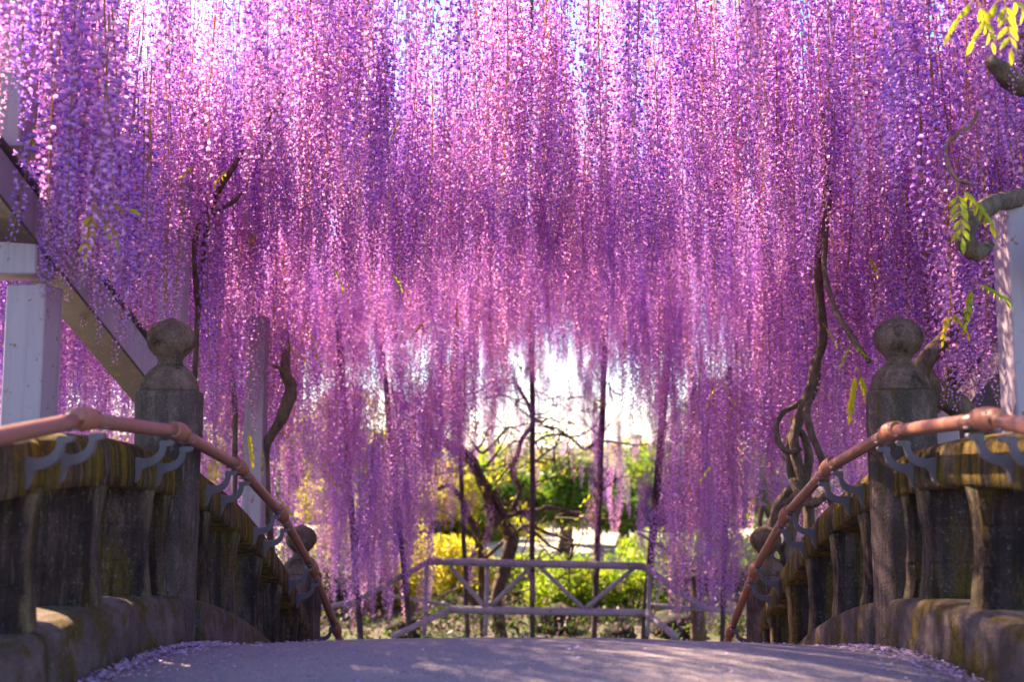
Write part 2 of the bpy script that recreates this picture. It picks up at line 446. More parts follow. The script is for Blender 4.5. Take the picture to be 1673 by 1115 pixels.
COP = [(1.46,Z_COPB),(1.455,-.12),(1.458,-.08),(1.46,-.045),(1.468,-.015),(1.49,.002),(1.53,.012),(1.58,.012),(1.62,0),(1.64,-.03),(1.642,-.09),(1.64,Z_COPB),(1.58,Z_COPB),(1.52,Z_COPB)]
KRB = [(1.40,-.80),(1.405,-.72),(1.41,-.66),(1.415,-.60),(1.43,-.575),(1.46,-.562),(1.52,-.557),(1.60,-.557),(1.68,-.562),(1.72,-.60),(1.72,-.80)]
def baluster_mesh(y, t, side, seed, w_in=1.475, w_out=1.70):
    """deep slab baluster built of three weathered courses with notches between them"""
    mb = MB(); zb = Z_KERB; zt = Z_COPB
    courses = [(zb-.02, zb+.135, .012, .02), (zb+.135, zb+.275, -.002, -.012), (zb+.275, zt+.01, .0, .0)]
    nz = 0
    vs = []; fs = []; rings = []
    levels = []
    H = zt-zb
    for ci, (a, b_, _, _) in enumerate(courses):
        for q in (0.0, .08, .3, .5, .7, .92, 1.0):
            levels.append((a+(b_-a)*q, ci, q))
    for (z, ci, q) in levels:
        s = (z-zb)/H
        flare = .020*abs(2*s-1)**2.2
        notch = .009 if q in (0.0, 1.0) else 0
        outn = .03*abs(math.sin(s*math.pi*1.5+seed)) if ci != 1 else .008
        xi = w_in - flare*.9 + .012
        xo = w_out - outn - notch + (.0 if ci == 1 else .01)
        ty = t/2*(1+.10*abs(2*s-1)**2) - notch*.35
        ring = []
        pts = [(xi, -ty+.012), (xi-.006, -ty*.3), (xi-.006, ty*.3), (xi, ty-.012), (xi+.014, ty), ((xi+xo)/2, ty), (xo-.012, ty), (xo, ty-.014), (xo, -ty+.014), (xo-.012, -ty), ((xi+xo)/2, -ty), (xi+.014, -ty)]
        for (x, yy) in pts:
            p = Vector((side*x, y+yy, z + drop(y+yy)))
            n_ = Vector((noise.noise(p*13+Vector((seed,0,0))), noise.noise(p*13+Vector((0,seed,9))), 0))*.006
            n_ += Vector((noise.noise(p*37), noise.noise(p*37+Vector((5,5,5))), 0))*.004
            vs.append(p+n_)
    m = 12; n = len(levels)
    for j in range(n-1):
        for k in range(m):
            k2 = (k+1) % m; fs.append((j*m+k, j*m+k2, (j+1)*m+k2, (j+1)*m+k))
    fs.append(tuple(range(m-1,-1,-1))); fs.append(tuple((n-1)*m+k for k in range(m)))
    mb.add(vs, fs, None, False); return mb

for side in (-1, 1):
    nm = 'left' if side < 0 else 'right'
    root = empty('stone_balustrade', (side*1.54, Y0, Z_DECK), ('mossy stone balustrade of the arched bridge on the left side of the deck' if side < 0 else
        'mossy stone balustrade of the arched bridge on the right, coping lit orange'), 'balustrade')
    for i, yp in enumerate(POSTS):
        zb = drop(yp)
        mb = MB()
        prof = [(.132, Z_DECK-.25), (.132, -.55), (.134, -.3), (.137, -.05), (.139, .10), (.139, .165), (.136, .185), (.124, .192)]
        fine = []
        for a, b_ in zip(prof[:-1], prof[1:]):
            k = max(1, int(abs(b_[1]-a[1])/.04))
            for q in range(k): fine.append((a[0]+(b_[0]-a[0])*q/k, a[1]+(b_[1]-a[1])*q/k))
        fine.append(prof[-1])
        lathe(mb, fine, (side*1.54, yp, zb+.105), 36, .006)
        post = mb.obj('post', M_POST, root); fix_normals(post)
        ZC = .105+.19
        mb = MB()
        lathe(mb, [(.118,-.002),(.121,.008),(.119,.022),(.113,.042),(.103,.062),(.088,.082),(.070,.098),(.058,.106)], (side*1.54, yp, zb+ZC+.003), 36, .004)
        capo = mb.obj('post_cap', M_FINIAL, post); fix_normals(capo)
        mb = MB()
        prof = [(.056,.0),(.051,.012),(.050,.026),(.057,.040),(.072,.052)]
        for q in range(13):
            a = -math.pi*.28 + q*(math.pi*.28+math.pi*.40)/12
            prof.append((.101*math.cos(a), .115+.087*math.sin(a)))
        prof += [(.030,.199),(.014,.206),(.004,.209)]
        lathe(mb, prof, (side*1.54, yp, zb+ZC+.108), 36, .0035)
        fo = mb.obj('finial', M_FINIAL, post); fix_normals(fo)
    spans = [(-1.6, POSTS[0]-.125)] + [(a+.125, b_-.125) for a, b_ in zip(POSTS[:-1], POSTS[1:])] + [(POSTS[-1]+.125, 7.75)]
    for (a, b_) in spans:
        nst = 2 if b_-a > 1.2 else 1
        for q in range(nst):
            s0 = a+(b_-a)*q/nst + (.003 if q else -.03); s1 = a+(b_-a)*(q+1)/nst - (.003 if q < nst-1 else -.03)
            o = strip_stone(s0, s1, COP, side, .0045, 3.1*q+a*7).obj('coping_stone', M_COPING, root); fix_normals(o)
            o = strip_stone(s0, s1, KRB, side, .004, 1.7*q+a*5).obj('kerb_stone', M_KERB, root); fix_normals(o)
        if b_-a > 1.2:
            nb = 6
            ys = [a+.045] + [a + (b_-a)*(q+.5)/5 for q in range(5)] + [b_-.045]
            for q, y in enumerate(ys):
                t = .105 if 0 < q < 6 else .07
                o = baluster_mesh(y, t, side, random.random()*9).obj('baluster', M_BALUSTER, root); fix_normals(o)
        else:
            for y in (a+.25, b_-.25):
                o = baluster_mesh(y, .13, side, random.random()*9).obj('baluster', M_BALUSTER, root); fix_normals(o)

# ------------------------------------------------------------------ handrails on brackets
JOINTS = [-1.1, -.22, .58, 1.37, 2.17, 2.97, 3.77, 4.57, 5.36, 6.15, 6.94, 7.6]
def rz(y): return Z_RAIL + drop(y)
BR_OUT = [(1.463,-.112),(1.457,-.138),(1.449,-.128),(1.441,-.098),(1.428,-.084),(1.400,-.078),(1.376,-.064),(1.360,-.044),(1.353,-.020),(1.351,-.006),(1.328,-.002),(1.322,.008),(1.326,.016),(1.368,.016),(1.373,.006),(1.370,-.008),(1.375,-.024),(1.388,-.038),(1.408,-.047),(1.435,-.050),(1.463,-.044)]
for side in (-1, 1):
    root = empty('handrail', (side*1.345, Y0, rz(Y0)), ('brown tube handrail with collars on grey brackets along the left balustrade' if side < 0 else
        'brown tube handrail with collars on grey brackets along the right balustrade, partly sunlit orange'), 'handrail')
    X = side*1.345
    for a, b_ in zip(JOINTS[:-1], JOINTS[1:]):
        mb = MB(); p, q = Vector((X, a, rz(a))), Vector((X, b_, rz(b_)))
        tube(mb, [p+(q-p)*t for t in (0,.25,.5,.75,1)], .0245, 20)
        mb.obj('rail_tube', M_RAIL, root)
    for i, yj in enumerate(JOINTS):
        mb = MB()
        d = Vector((0, 1, slope(yj))).normalized(); c = Vector((X, yj, rz(yj)))
        L = [(-.066,.0255),(-.066,.0305),(-.060,.0325),(-.030,.0325),(-.026,.0345),(-.019,.0365),(.0,.0375),(.019,.0365),(.026,.0345),(.030,.0325),(.060,.0325),(.066,.0305),(.066,.0255)]
        pts = [c+d*s for s, r in L]; tube(mb, pts, [r for s, r in L], 22, cap=False)
        col = mb.obj('collar', M_COLLAR, root)
        mb = MB()
        for ss in (-.045, .045):
            for aa in (0.6, 2.6):
                u = Vector((math.cos(aa)*-side, 0, math.sin(aa)))
                cc = c+d*ss+u*.0315
                tube(mb, [cc, cc+u*.003], .004, 8)
        mb.obj('screw', M_CASTING, col)
        for dy in (-.105, .105):
            y = yj+dy; mb = MB(); th = .021
            n = len(BR_OUT); vs = []
            for s_ in (-1, 1):
                for (x, z) in BR_OUT: vs.append((side*x, y+s_*th/2, z+drop(y)-.005))
            fs = [tuple(range(n-1,-1,-1)), tuple(range(n, 2*n))] + [(k, (k+1)%n, n+(k+1)%n, n+k) for k in range(n)]
            mb.add(vs, fs, None, False)
            o = mb.obj('bracket', M_CASTING, root); fix_normals(o)
            mb = MB()
            box(mb, (side*1.345, y, rz(y)-.027), (.05, .036, .008), None, .002)
            mb.obj('saddle', M_CASTING, o)

# ------------------------------------------------------------------ steel pergola frames either side
def beam(mb, a, b_, w, h, up=Vector((0,0,1)), flange=.0):
    """box beam from a to b"""
    a, b_ = Vector(a), Vector(b_); t = (b_-a).normalized(); s = t.cross(up).normalized(); u = s.cross(t)
    rot = Matrix((s, t, u)).transposed()
    box(mb, (a+b_)/2, (w, (b_-a).length, h), rot, .006)
    if flange:
        for sg in (-1, 1):
            box(mb, (a+b_)/2 + u*sg*(h/2+.004), (w+flange, (b_-a).length+.004, .012), rot, .002)
for side in (-1, 1):
    root = empty('steel_pergola', (side*2.05, 5, GROUND), ('pale lavender painted steel pergola frame left of the bridge with a sloping beam' if side < 0 else
        'pale lavender painted steel pergola frame standing right of the bridge'), 'pergola')
    if side < 0:
        cols = [(at(52, 600, 3.92), .155, .60), (at(283, 490, 5.7), .14, 1.5), (at(418, 700, 7.4), .14, .9)]
    else:
        cols = [(at(1668, 500, 4.05), .14, .95), (at(1537, 660, 5.3), .13, .12), (at(1655, 600, 6.9), .13, 1.6)]
    for (p, w, zt) in cols:
        mb = MB(); box(mb, (p.x, p.y, (zt+GROUND)/2-.2), (w, w, zt-GROUND+.4), None, .006)
        cobj = mb.obj('column', M_STEEL, root)
        
    if side < 0:
        a = at(0, 312, 3.70); b_ = at(243, 618, 4.85); d = (b_-a).normalized()
        mb = MB(); beam(mb, a-d*1.6, b_+d*.12, .12, .17); sb = mb.obj('sloping_beam', M_STEEL, root)
        up_ = d.cross(Vector((0,0,1))).normalized().cross(d)
        for sg in (-1, 1):
            mb = MB(); beam(mb, a-d*1.6+up_*sg*.093, b_+d*.12+up_*sg*.093, .17, .014); mb.obj('flange', M_RUSTY, sb)
        p = cols[0][0]
        mb = MB(); beam(mb, (p.x-2.2, p.y-.02, .72), (p.x+.05, p.y-.02, .72), .17, .17); mb.obj('cross_beam', M_STEEL, root)
        q = at(18, 250, 3.72)
        mb = MB(); box(mb, (q.x, q.y, (q.z+3.2)/2), (.13, .13, 3.2-q.z), None, .006)
        box(mb, (q.x, q.y, q.z+.006), (.2, .2, .014), None, .002); mb.obj('upper_column', M_STEEL, root)
    else:
        mb = MB(); a = at(1673, 560, 4.6); b_ = at(1560, 690, 5.6); d = (b_-a).normalized()
        beam(mb, a-d*1.2, b_+d*1.2, .14, .15, flange=.03); mb.obj('sloping_beam', M_STEEL, root)
    for yy in (4.1,):
        mb = MB(); beam(mb, (side*6.5, yy, 3.05), (side*.2, yy, 3.05), .09, .1); mb.obj('roof_beam', M_STEEL, root)

# roof lattice that carries the vines
root = empty('trellis_roof', (0, 9, 2.9), 'thin pole lattice of the high trellis roof above the hanging racemes', 'trellis')
for i in range(6):
    x = -5.6+i*2.2
    mb = MB(); tube(mb, [(x, 1.5, 2.93), (x, 9, 2.95), (x, 16.5, 2.93)], .012, 8); mb.obj('roof_pole', M_POLE, root)

# ------------------------------------------------------------------ wooden props (poles)
props = [  # px, depth, top z, radius, lean px, label
 (870, 12.2, 6.4, .042, 0, 'tall dark slender pole with ring bands standing in the middle beyond the bridge'),
 (762, 12.6, 1.6, .036, -8, 'thin dark prop pole just left of the gnarled central trunk'),
 (668, 11.6, 1.5, .040, -22, 'dark prop pole in the blossoms left of the far pipe truss'),
 (588, 11.2, 1.6, .045, -18, 'leaning dark prop pole near the far left post, behind low racemes'),
 (972, 12.6, 2.4, .048, 8, 'dark prop pole wound with blossoms right of the tall central pole'),
 (1056, 12.2, 1.6, .060, 18, 'thickest prop pole at the right end of the far pipe truss, leaning outward'),
 (1180, 11.5, .8, .035, 10, 'thin prop pole behind the racemes beside the far right post')]
for (px, d, zt, r, lean, lab) in props:
    p0 = at(px, 950, d); 
    k = lean/FPX*d/.25/ (4.0)
    lo = Vector((p0.x - k*.4, d, GROUND)); hi = Vector((p0.x + k*(zt-p0.z)*.8, d, zt)); r *= .8
    root = empty('prop_pole', lo, lab, 'pole', 'prop poles beyond the bridge')
    mb = MB(); n = 22
    pts = [lo+(hi-lo)*i/n + Vector((.012*noise.noise(Vector((i*.5, px, 0))), 0, 0)) for i in range(n+1)]
    tube(mb, pts, r, 12, .12, px); mb.obj('shaft', M_POLE, root)
    if px == 870:
        for q in range(16):
            t = .30+q*.045; c = lo+(hi-lo)*t
            mb = MB(); tube(mb, [c-Vector((0,0,.012)), c+Vector((0,0,.012))], r*1.18, 12); mb.obj('ring_band', M_BARK, root)

# ------------------------------------------------------------------ far pipe truss
D = 11.9
root = empty('pipe_truss', at(880, 960, D), 'grey pipe truss railing with diagonal braces in front of the green shrubs', 'truss')
def pipe(name, a, b_, r, dd=D, dd2=None):
    mb = MB(); p, q = at(*a, dd), at(*b_, dd2 or dd); tube(mb, [p+(q-p)*i/6 for i in range(7)], r, 10); return mb.obj(name, M_PIPE, root)
pipe('top_rail', (700,918), (1052,926), .045)
pipe('bottom_rail', (735,997), (1055,1003), .045)
pipe('sloping_rail', (700,919), (575,985), .036, D, D-.6)
pipe('sloping_rail', (1052,927), (1150,995), .042, D, D-.6)
pipe('sloping_rail', (1055,1003), (1105,1042), .042, D, D-.5)
pipe('sloping_rail', (735,997), (640,1042), .034, D, D-.5)
pipe('cross_rail', (575,985), (500,1000), .032, D-.6, D-.8)
for a, b_ in (((735,925),(790,990)), ((868,925),(802,992)), ((880,925),(955,997)), ((1038,927),(955,997))): pipe('brace', a, b_, .026, D+.03)
for px in (697, 797, 1062): pipe('upright', (px, 924), (px-4, 1040), .028, D+.06)
pipe('brace', (1100,1000), (1170,985), .024, D-.4)
pipe('cross_rail', (640,975), (735,990), .02, D+.1); pipe('cross_rail', (1062,990), (1200,1000), .03, D+.4)

# ------------------------------------------------------------------ wisteria racemes
def petal(mb, base, fwd, up, L, W, cup, col, seg=3):
    side_ = fwd.cross(up)
    c0 = base; c1 = base + fwd*L*.45 + up*cup*L*.22; c2 = base + fwd*L + up*cup*L*.05
    vs = [c0, c1+side_*W*.5, c2+side_*W*.18, c2-side_*W*.18, c1-side_*W*.5, c1+up*cup*L*-.10]
    mb.add(vs, [(0,5,1), (1,5,2), (2,5,3), (3,5,4), (4,5,0)], None, True)
    mb.c.extend([col]*6)
PAL_B = [(.76,.46,.81),(.67,.41,.81),(.84,.53,.77),(.58,.38,.83)]
PAL_K = [(.28,.06,.44),(.21,.055,.47),(.36,.085,.42)]
STEM = (.42,.30,.06)
def flower(mb, p, out, s, detail, rnd):
    """one pea flower: pedicel, reflexed banner, two wings, keel; out = unit direction away from the stalk"""
    down = Vector((0,0,-1)); sd_ = out.cross(down).normalized()
    ped = out*(.010*s) + Vector((0,0,-.004*s + .006*s*rnd.uniform(-1,1)))
    q = p+ped
    w = .0009
    mb.add([p+sd_*w, p-sd_*w, q-sd_*w, q+sd_*w], [(0,1,2,3)], (.40,.18,.30))
    cb = rnd.choice(PAL_B); ck = rnd.choice(PAL_K); j = rnd.uniform(.85, 1.15)
    cb = tuple(min(.95, c*j) for c in cb); ck = tuple(c*j for c in ck)
    tilt = rnd.uniform(-.4, .5)
    f = (out*math.cos(tilt) + down*math.sin(tilt)).normalized(); u = sd_.cross(f).normalized()
    roll = rnd.uniform(-.6, .6); sd2 = (sd_*math.cos(roll)+u*math.sin(roll)).normalized(); u2 = sd2.cross(f).normalized()
    if u2.z < 0: u2 = -u2
    # banner, bent up and back
    bdir = (f*.45 + u2*.9).normalized(); bn = (f*-.9 + u2*.45).normalized()
    petal(mb, q, bdir, bn, .0155*s, .0175*s, -.9, cb)
    # keel and wings
    petal(mb, q, (f*.95-u2*.25).normalized(), u2, .0145*s, .0085*s, .8, ck)
    if detail:
        for sg in (-1, 1):
            petal(mb, q, (f*.85-u2*.12+sd2*sg*.38).normalized(), (u2*.6+sd2*sg*.8).normalized(), .0145*s, .008*s, .6, tuple((a+b_)/2 for a, b_ in zip(cb, ck)))
def raceme_mesh(name, L, nfl, detail, seed, bare=0.0, scale=1.0):
    rnd = random.Random(seed); mb = MB()
    bend = [rnd.uniform(-.05,.05) for _ in range(4)]
    def axis(t): return Vector((bend[0]*math.sin(t*2.2)+bend[1]*t*t, bend[2]*math.sin(t*2.6)+bend[3]*t*t, -L*t))
    tube(mb, [axis(t) for t in np.linspace(0, 1.0, 7)], [.0034,.0022,.0010], 3, col=STEM, cap=False)
    ga = 2.39996; a = rnd.uniform(0, 6)
    start = rnd.uniform(.04, .12) + bare
    for i in range(nfl):
        t = start + (1-start)*(i+rnd.random()*.8)/nfl
        if bare and rnd.random() < .15: continue
        a += ga + rnd.uniform(-.3, .3)
        s = 1.0 if t < .72 else max(.32, 1.0-(t-.72)*2.2)
        s *= rnd.uniform(.85, 1.15)*scale
        env = 1.0 if t > start+.05 else .6
        out = Vector((math.cos(a), math.sin(a), rnd.uniform(-.15,.15))).normalized()
        rad = (.034 if t < .35 else .034*(1-(t-.35)*1.35))*env*rnd.uniform(.5, 1.2)
        p = axis(t); q = p+out*max(.004, rad)+Vector((0,0,-rad*.25))
        mb.add([p, p+Vector((0,0,.0012)), q], [(0,1,2)], (.42,.22,.22))
        flower(mb, q, out, s, detail, rnd)
    return mb.mesh(name, M_FLOWER)
P_HI = [raceme_mesh('raceme', 1.0, 150, True, 10+i, 0, 1.1) for i in range(5)] + [raceme_mesh('raceme', 1.0, 86, True, 30, .18), raceme_mesh('raceme', .8, 30, True, 31, .45)]
P_LO = [raceme_mesh('raceme', 1.0, 135, False, 40+i, 0, 1.2) for i in range(5)] + [raceme_mesh('raceme', 1.0, 70, False, 50, .2, 1.1)]
NHI = len(P_HI)
protos = P_HI + P_LO

rac = []   # x, y, ztop, scale_len, scale_w, proto, vine
def vine_of(x, y):
    if y > 10.3 and -2.3 < x < 2.6: return 'centre'
    if x < 0: return 'left'
    return 'near_right' if (x > .4 and y < 6.2) else 'right'
def put(x, y, ztip, L, bare=False, keep=False):
    ztop = ztip+L
    if not keep:
        # racemes left out along the sun's path to let light onto stone and flowers
        if x < -1.9 and y + (x+1.7)*.85 < 4.1 and x > -7 and y+(x+1.7)*.85 < 3.5 and random.random() < .88: return
        if -.75 < x < 1.3 and 2.2 < y + (x-1.46)*.85 < 3.45 and random.random() < .9: return
        if x < -.9 and y < 5.0 and ztip > .2 and random.random() < .35: return
        if x < -.27*y and 5 <= y < 8.5 and x > -4.5 and random.random() < .36: return
        if x > .3 and y < 6.6 and ztip > .2 and random.random() < .22: return
    hi = y < 8.0
    if hi: pr = random.choices(range(7), [5,5,5,5,5,5,3])[0]
    else: pr = NHI+random.choices(range(6), [5,5,5,5,5,2.5])[0]
    rac.append((x, y, ztop, L, random.uniform(.8, 1.3), pr, vine_of(x, y)))
def clump(x, y):
    return noise.noise(Vector((x*.9, y*.9, 1.7))) + .5*noise.noise(Vector((x*2.4, y*2.4, 7.7)))
U = random.uniform
KP = at(870, 950, 1.0).x
# A: the high canopy over the bridge and beyond
n = 0
while n < 7300:
    y = 3.4 + 11.6*random.random()**.78; x = U(-1, 1)*(.35+.55*y)
    if random.random() > .8 + .9*clump(x, y): continue
    if abs(x-KP*y) < .034+.0030*y and y < 11.8: continue       # the parting in front of the tall pole
    L = U(.85, 1.45)
    tip = 1.10 - .012*(y-5) + .26*clump(x*1.3, y*1.3+5) + U(-.18, .45) + max(0, 5.2-y)*.10
    if random.random() < .35: tip += U(.2, .8)
    if abs(x) > 1.5: tip -= .28*min(1.5, abs(x)-1.5)
    put(x, y, tip, L); n += 1
# B: side curtains, stepping down with the bridge
for side in (-1, 1):
    n = 0
    while n < 1350:
        y = U(4.6, 12.0); x = side*U(1.85, max(2.6, .3+.55*y))
        if random.random() > .7 + .9*clump(x+9, y): continue
        if side > 0 and y < 5.4 and x < 2.3: continue
        L = U(.8, 1.35); base = .55 - .20*(y-5.0)
        tip = base + U(-.25, 1.0)
        put(x, y, max(tip, -2.0), L); n += 1
    n = 0
    while n < 430:          # lowest tier
        y = U(7.6, 13.0); x = side*U(2.35 if y < 10 else 1.75, .3+.5*y)
        if random.random() > .7 + .9*clump(x+3, y+4): continue
        put(x, y, U(-2.2, -.9), U(.7, 1.2)); n += 1
for i in range(120):  # extra canopy racemes, added to keep sun streaks off the deck
    x = U(-2.7, -1.1); put(x, U(2.9, 4.4)-(x-1.46)*.85, U(1.15, 1.7), U(.9, 1.4), keep=True)
# strands that close in on the tall pole from both sides
for i in range(130):
    y = U(4.2, 10); sg = random.choice((-1, 1)); put(KP*y + sg*(.045+.0032*y+U(.0,.10)), y, U(1.1, 1.6), U(.9, 1.4))
# the arch of tips round the opening
for i in range(1150):
    px = U(580, 1190); q = (920-px)/265 if px < 920 else (px-920)/275
    py = 600+320*q**1.7+U(-170, 25); d = U(8.5, 14.5); p = at(px, py, d)
    if py > 985+U(-90,30) or p.z < -2.2: continue
    if random.random() > .35+.5*q: continue
    put(p.x, d, p.z, U(.5, 1.1))
for i in range(130):
    px = U(570, 745); d = U(9, 13); p = at(px, U(600, 790), d); put(p.x, d, p.z, U(.5, .9))
# left cluster hanging over the sloping beam
for i in range(46):
    px = U(75, 236); d = U(3.75, 4.35); lim = 470 + (px-75)*.72 + U(-120, 40)
    p = at(px, lim, d); put(p.x, d, p.z, U(.7, 1.05), keep=True)
for i in range(9):
    px = U(-40, 60); p = at(px, U(80, 220), 3.2); put(p.x, 3.2+U(-.1,.2), p.z, U(.8, 1.1), keep=True)
for i in range(26):
    px = U(-20, 120); p = at(px, U(560, 700), 6.0); put(p.x, 6.0+U(-.6,.6), p.z, U(.8, 1.1))
for i in range(20):
    px = U(50, 190); d = U(3.3, 3.7); p = at(px, U(330, 400)+(px-50)*.8, d); put(p.x, d, p.z, U(.8, 1.05), keep=True)
# right cluster near the curled branch
for i in range(70):
    px = U(1500, 1720); d = U(4.3, 5.3); p = at(px, U(480, 690) if px > 1545 else U(380, 540), d); put(p.x, d, p.z, U(.7, 1.1))
for i in range(26):
    px = U(1400, 1700); d = U(3.7, 4.4); p = at(px, U(230, 420), d); put(p.x, d, p.z, U(.8, 1.1))
# D: back tier in front of the truss, left and right of the opening
for i in range(170):
    px = random.choice([random.triangular(540, 740, 600), random.triangular(1040, 1230, 1150)]); d = U(9.6, 12.9)
    p = at(px, U(860, 1035), d); put(p.x, d, p.z, U(.7, 1.2))
for i in range(150):
    px = random.choice([U(540, 745), U(1075, 1240)]); d = U(10, 14)
    p = at(px, U(700, 900), d); put(p.x, d, p.z, U(.7, 1.2))
for i in range(170):      # short racemes on the twigs of the central vine
    px = U(700, 1080); d = U(11.0, 14.0); c_ = 640+90*abs((px-900)/180)**1.5
    p = at(px, min(760, U(590, c_+60)), d); put(p.x, d, p.z, U(.25, .5))
for i in range(110):       # thin ones inside the opening
    px = U(740, 1030); d = U(12.0, 14.5); p = at(px, U(640, 800) if px < 980 else U(700, 900), d); put(p.x, d, p.z, U(.5, .9))
for (px, py) in ((770, 960), (800, 900), (866, 985), (862, 900), (1010, 965), (985, 930), (905, 900), (955, 905)):
    p = at(px, py, 12.05); put(p.x, 12.05, p.z, U(.35, .6))

for (px, d, zt, r, lean, lab) in props:
    if px == 870: continue
    for i in range(26 if px > 900 else 16):
        z = U(-1.7, min(zt, 1.3)); x = at(px, 950, d).x + (z+.9)*lean*.0022
        put(x+U(-.09,.09), d-U(.03,.12), z, U(.3, .6))
VINES = {}
VINES['left'] = empty('wisteria_vine', at(455, 1000, 7.2)*1.0, 'wisteria vine trained over the left side, its bright pink racemes backlit by the sun', 'wisteria', 'wisteria vines over the bridge')
VINES['right'] = empty('wisteria_vine', at(1295, 1000, 6.6)*1.0, 'wisteria with twisted bare trunks behind the right handrail and purple racemes above', 'wisteria', 'wisteria vines over the bridge')
VINES['near_right'] = empty('wisteria_vine', at(1620, 900, 4.6)*1.0, 'nearest wisteria at the right edge with a thick curled branch above the stone post', 'wisteria', 'wisteria vines over the bridge')
VINES['centre'] = empty('wisteria_vine', at(820, 1040, 13.2)*1.0, 'gnarled wisteria rising in the opening behind the far pipe truss', 'wisteria', 'wisteria vines over the bridge')

# ---- the objects: the 300 racemes of each vine that show largest are parts, the rest one curtain
def screen_area(r):
    x, y, zt, L, w, pr, v = r
    a = pix((x, y, zt)); b_ = pix((x, y, zt-L))
    if a is None: return 0
    if a[0] < -20 or a[0] > 1693: return 0
    v0, v1 = max(0, a[1]), min(1040, b_[1])
    return max(0, v1-v0)*w*120/max(y, 1)
first = {}
for v, root in VINES.items():
    mine = sorted([r for r in rac if r[6] == v], key=screen_area, reverse=True)
    for r in mine[:300]:
        x, y, zt, L, w, pr, _ = r
        o = bpy.data.objects.new('raceme', protos[pr]); COL.objects.link(o)
        o.parent = root; o.location = Vector((x, y, zt)) - root.location
        o.rotation_euler = (U(-.05,.05), U(-.05,.05), U(0, 6.28)); o.scale = (w, w, L)
        first.setdefault(pr, o)
    rest = mine[300:]
    if rest:
        VINES[v]['_n'] = len(rest)
        root_rest = (root, rest)
        first.setdefault('rest', []).append(root_rest)
for pr in range(len(protos)):
    assert pr in first, pr
for (root, rest) in first['rest']:
    del root['_n']
    me = bpy.data.meshes.new('raceme_curtain')
    me.from_pydata([(r[0]-root.location.x, r[1]-root.location.y, r[2]-root.location.z) for r in rest], [], [])
    a = me.attributes.new('rot', 'FLOAT_VECTOR', 'POINT')
    a.data.foreach_set('vector', np.array([(U(-.05,.05), U(-.05,.05), U(0, 6.28)) for r in rest], dtype=np.float32).ravel())
    a = me.attributes.new('siz', 'FLOAT_VECTOR', 'POINT')
    a.data.foreach_set('vector', np.array([(r[4], r[4], r[3]) for r in rest], dtype=np.float32).ravel())
    a = me.attributes.new('pick', 'INT', 'POINT')
    a.data.foreach_set('value', np.array([r[5] for r in rest], dtype=np.int32))
    me.materials.append(M_FLOWER)
    o = bpy.data.objects.new('raceme_curtain', me); COL.objects.link(o); o.parent = root; o['kind'] = 'stuff'
    ng = bpy.data.node_groups.new('hang racemes', 'GeometryNodeTree')
    ng.interface.new_socket('Geometry', in_out='INPUT', socket_type='NodeSocketGeometry')
    ng.interface.new_socket('Geometry', in_out='OUTPUT', socket_type='NodeSocketGeometry')
    gi = ng.nodes.new('NodeGroupInput'); go = ng.nodes.new('NodeGroupOutput')
    join = ng.nodes.new('GeometryNodeJoinGeometry')
    for pr in reversed(range(len(protos))):
        oi = ng.nodes.new('GeometryNodeObjectInfo'); oi.transform_space = 'ORIGINAL'
        oi.inputs['Object'].default_value = first[pr]; oi.inputs['As Instance'].default_value = True
        ng.links.new(oi.outputs['Geometry'], join.inputs[0])
    iop = ng.nodes.new('GeometryNodeInstanceOnPoints'); iop.inputs['Pick Instance'].default_value = True
    def attr(nm, ty):
        n_ = ng.nodes.new('GeometryNodeInputNamedAttribute'); n_.data_type = ty; n_.inputs[0].default_value = nm; return n_.outputs[0]
    e2r = ng.nodes.new('FunctionNodeEulerToRotation')
    ng.links.new(gi.outputs[0], iop.inputs['Points']); ng.links.new(join.outputs[0], iop.inputs['Instance'])
    ng.links.new(attr('pick', 'INT'), iop.inputs['Instance Index'])
    ng.links.new(attr('rot', 'FLOAT_VECTOR'), e2r.inputs[0]); ng.links.new(e2r.outputs[0], iop.inputs['Rotation'])
    ng.links.new(attr('siz', 'FLOAT_VECTOR'), iop.inputs['Scale'])
    ng.links.new(iop.outputs[0], go.inputs[0])
    mod = o.modifiers.new('hang', 'NODES'); mod.node_group = ng

# ------------------------------------------------------------------ trunks and branches of the vines
def limb(v, name, pts, radii, seg=10, mat=None, n=9, rough=.28):
    mb = MB(); P = catmull([at(*p) for p in pts], n)
    tube(mb, P, radii, seg, rough, random.random()*20); return mb.obj(name, mat or M_BARK, VINES[v])
# right group of twisted stems
limb('right','trunk', [(1292,1075,6.7),(1285,930,6.7),(1296,850,6.7),(1312,790,6.6),(1298,740,6.6),(1300,700,6.6),(1318,650,6.5),(1332,600,6.5),(1345,540,6.4),(1336,440,6.3),(1348,330,6.3),(1352,240,6.2),(1345,120,6.2),(1340,20,6.2)], [.045,.036,.032,.029,.026,.022,.02], 12)
limb('right','trunk', [(1330,1060,6.8),(1322,840,6.8),(1300,790,6.75),(1290,730,6.7),(1305,690,6.65),(1330,640,6.6),(1338,585,6.6)], [.045,.036,.03,.022,.02], 10)
limb('right','branch', [(1308,735,6.6),(1285,738,6.5),(1268,710,6.5),(1275,680,6.55),(1298,664,6.6),(1322,650,6.6)], [.017,.02,.018,.015], 8)
limb('right','branch', [(1325,640,6.5),(1318,680,6.45),(1330,720,6.4),(1345,760,6.4),(1352,800,6.4),(1366,850,6.3)], [.02,.024,.022,.018], 8)
limb('right','branch', [(1300,700,6.7),(1316,720,6.7),(1320,770,6.7),(1300,810,6.7),(1270,830,6.8)], [.02,.028,.03,.022], 8)
limb('right','branch', [(1295,785,6.55),(1318,822,6.4),(1350,812,6.35),(1352,812,6.3)], [.025,.03,.026,.02], 8)
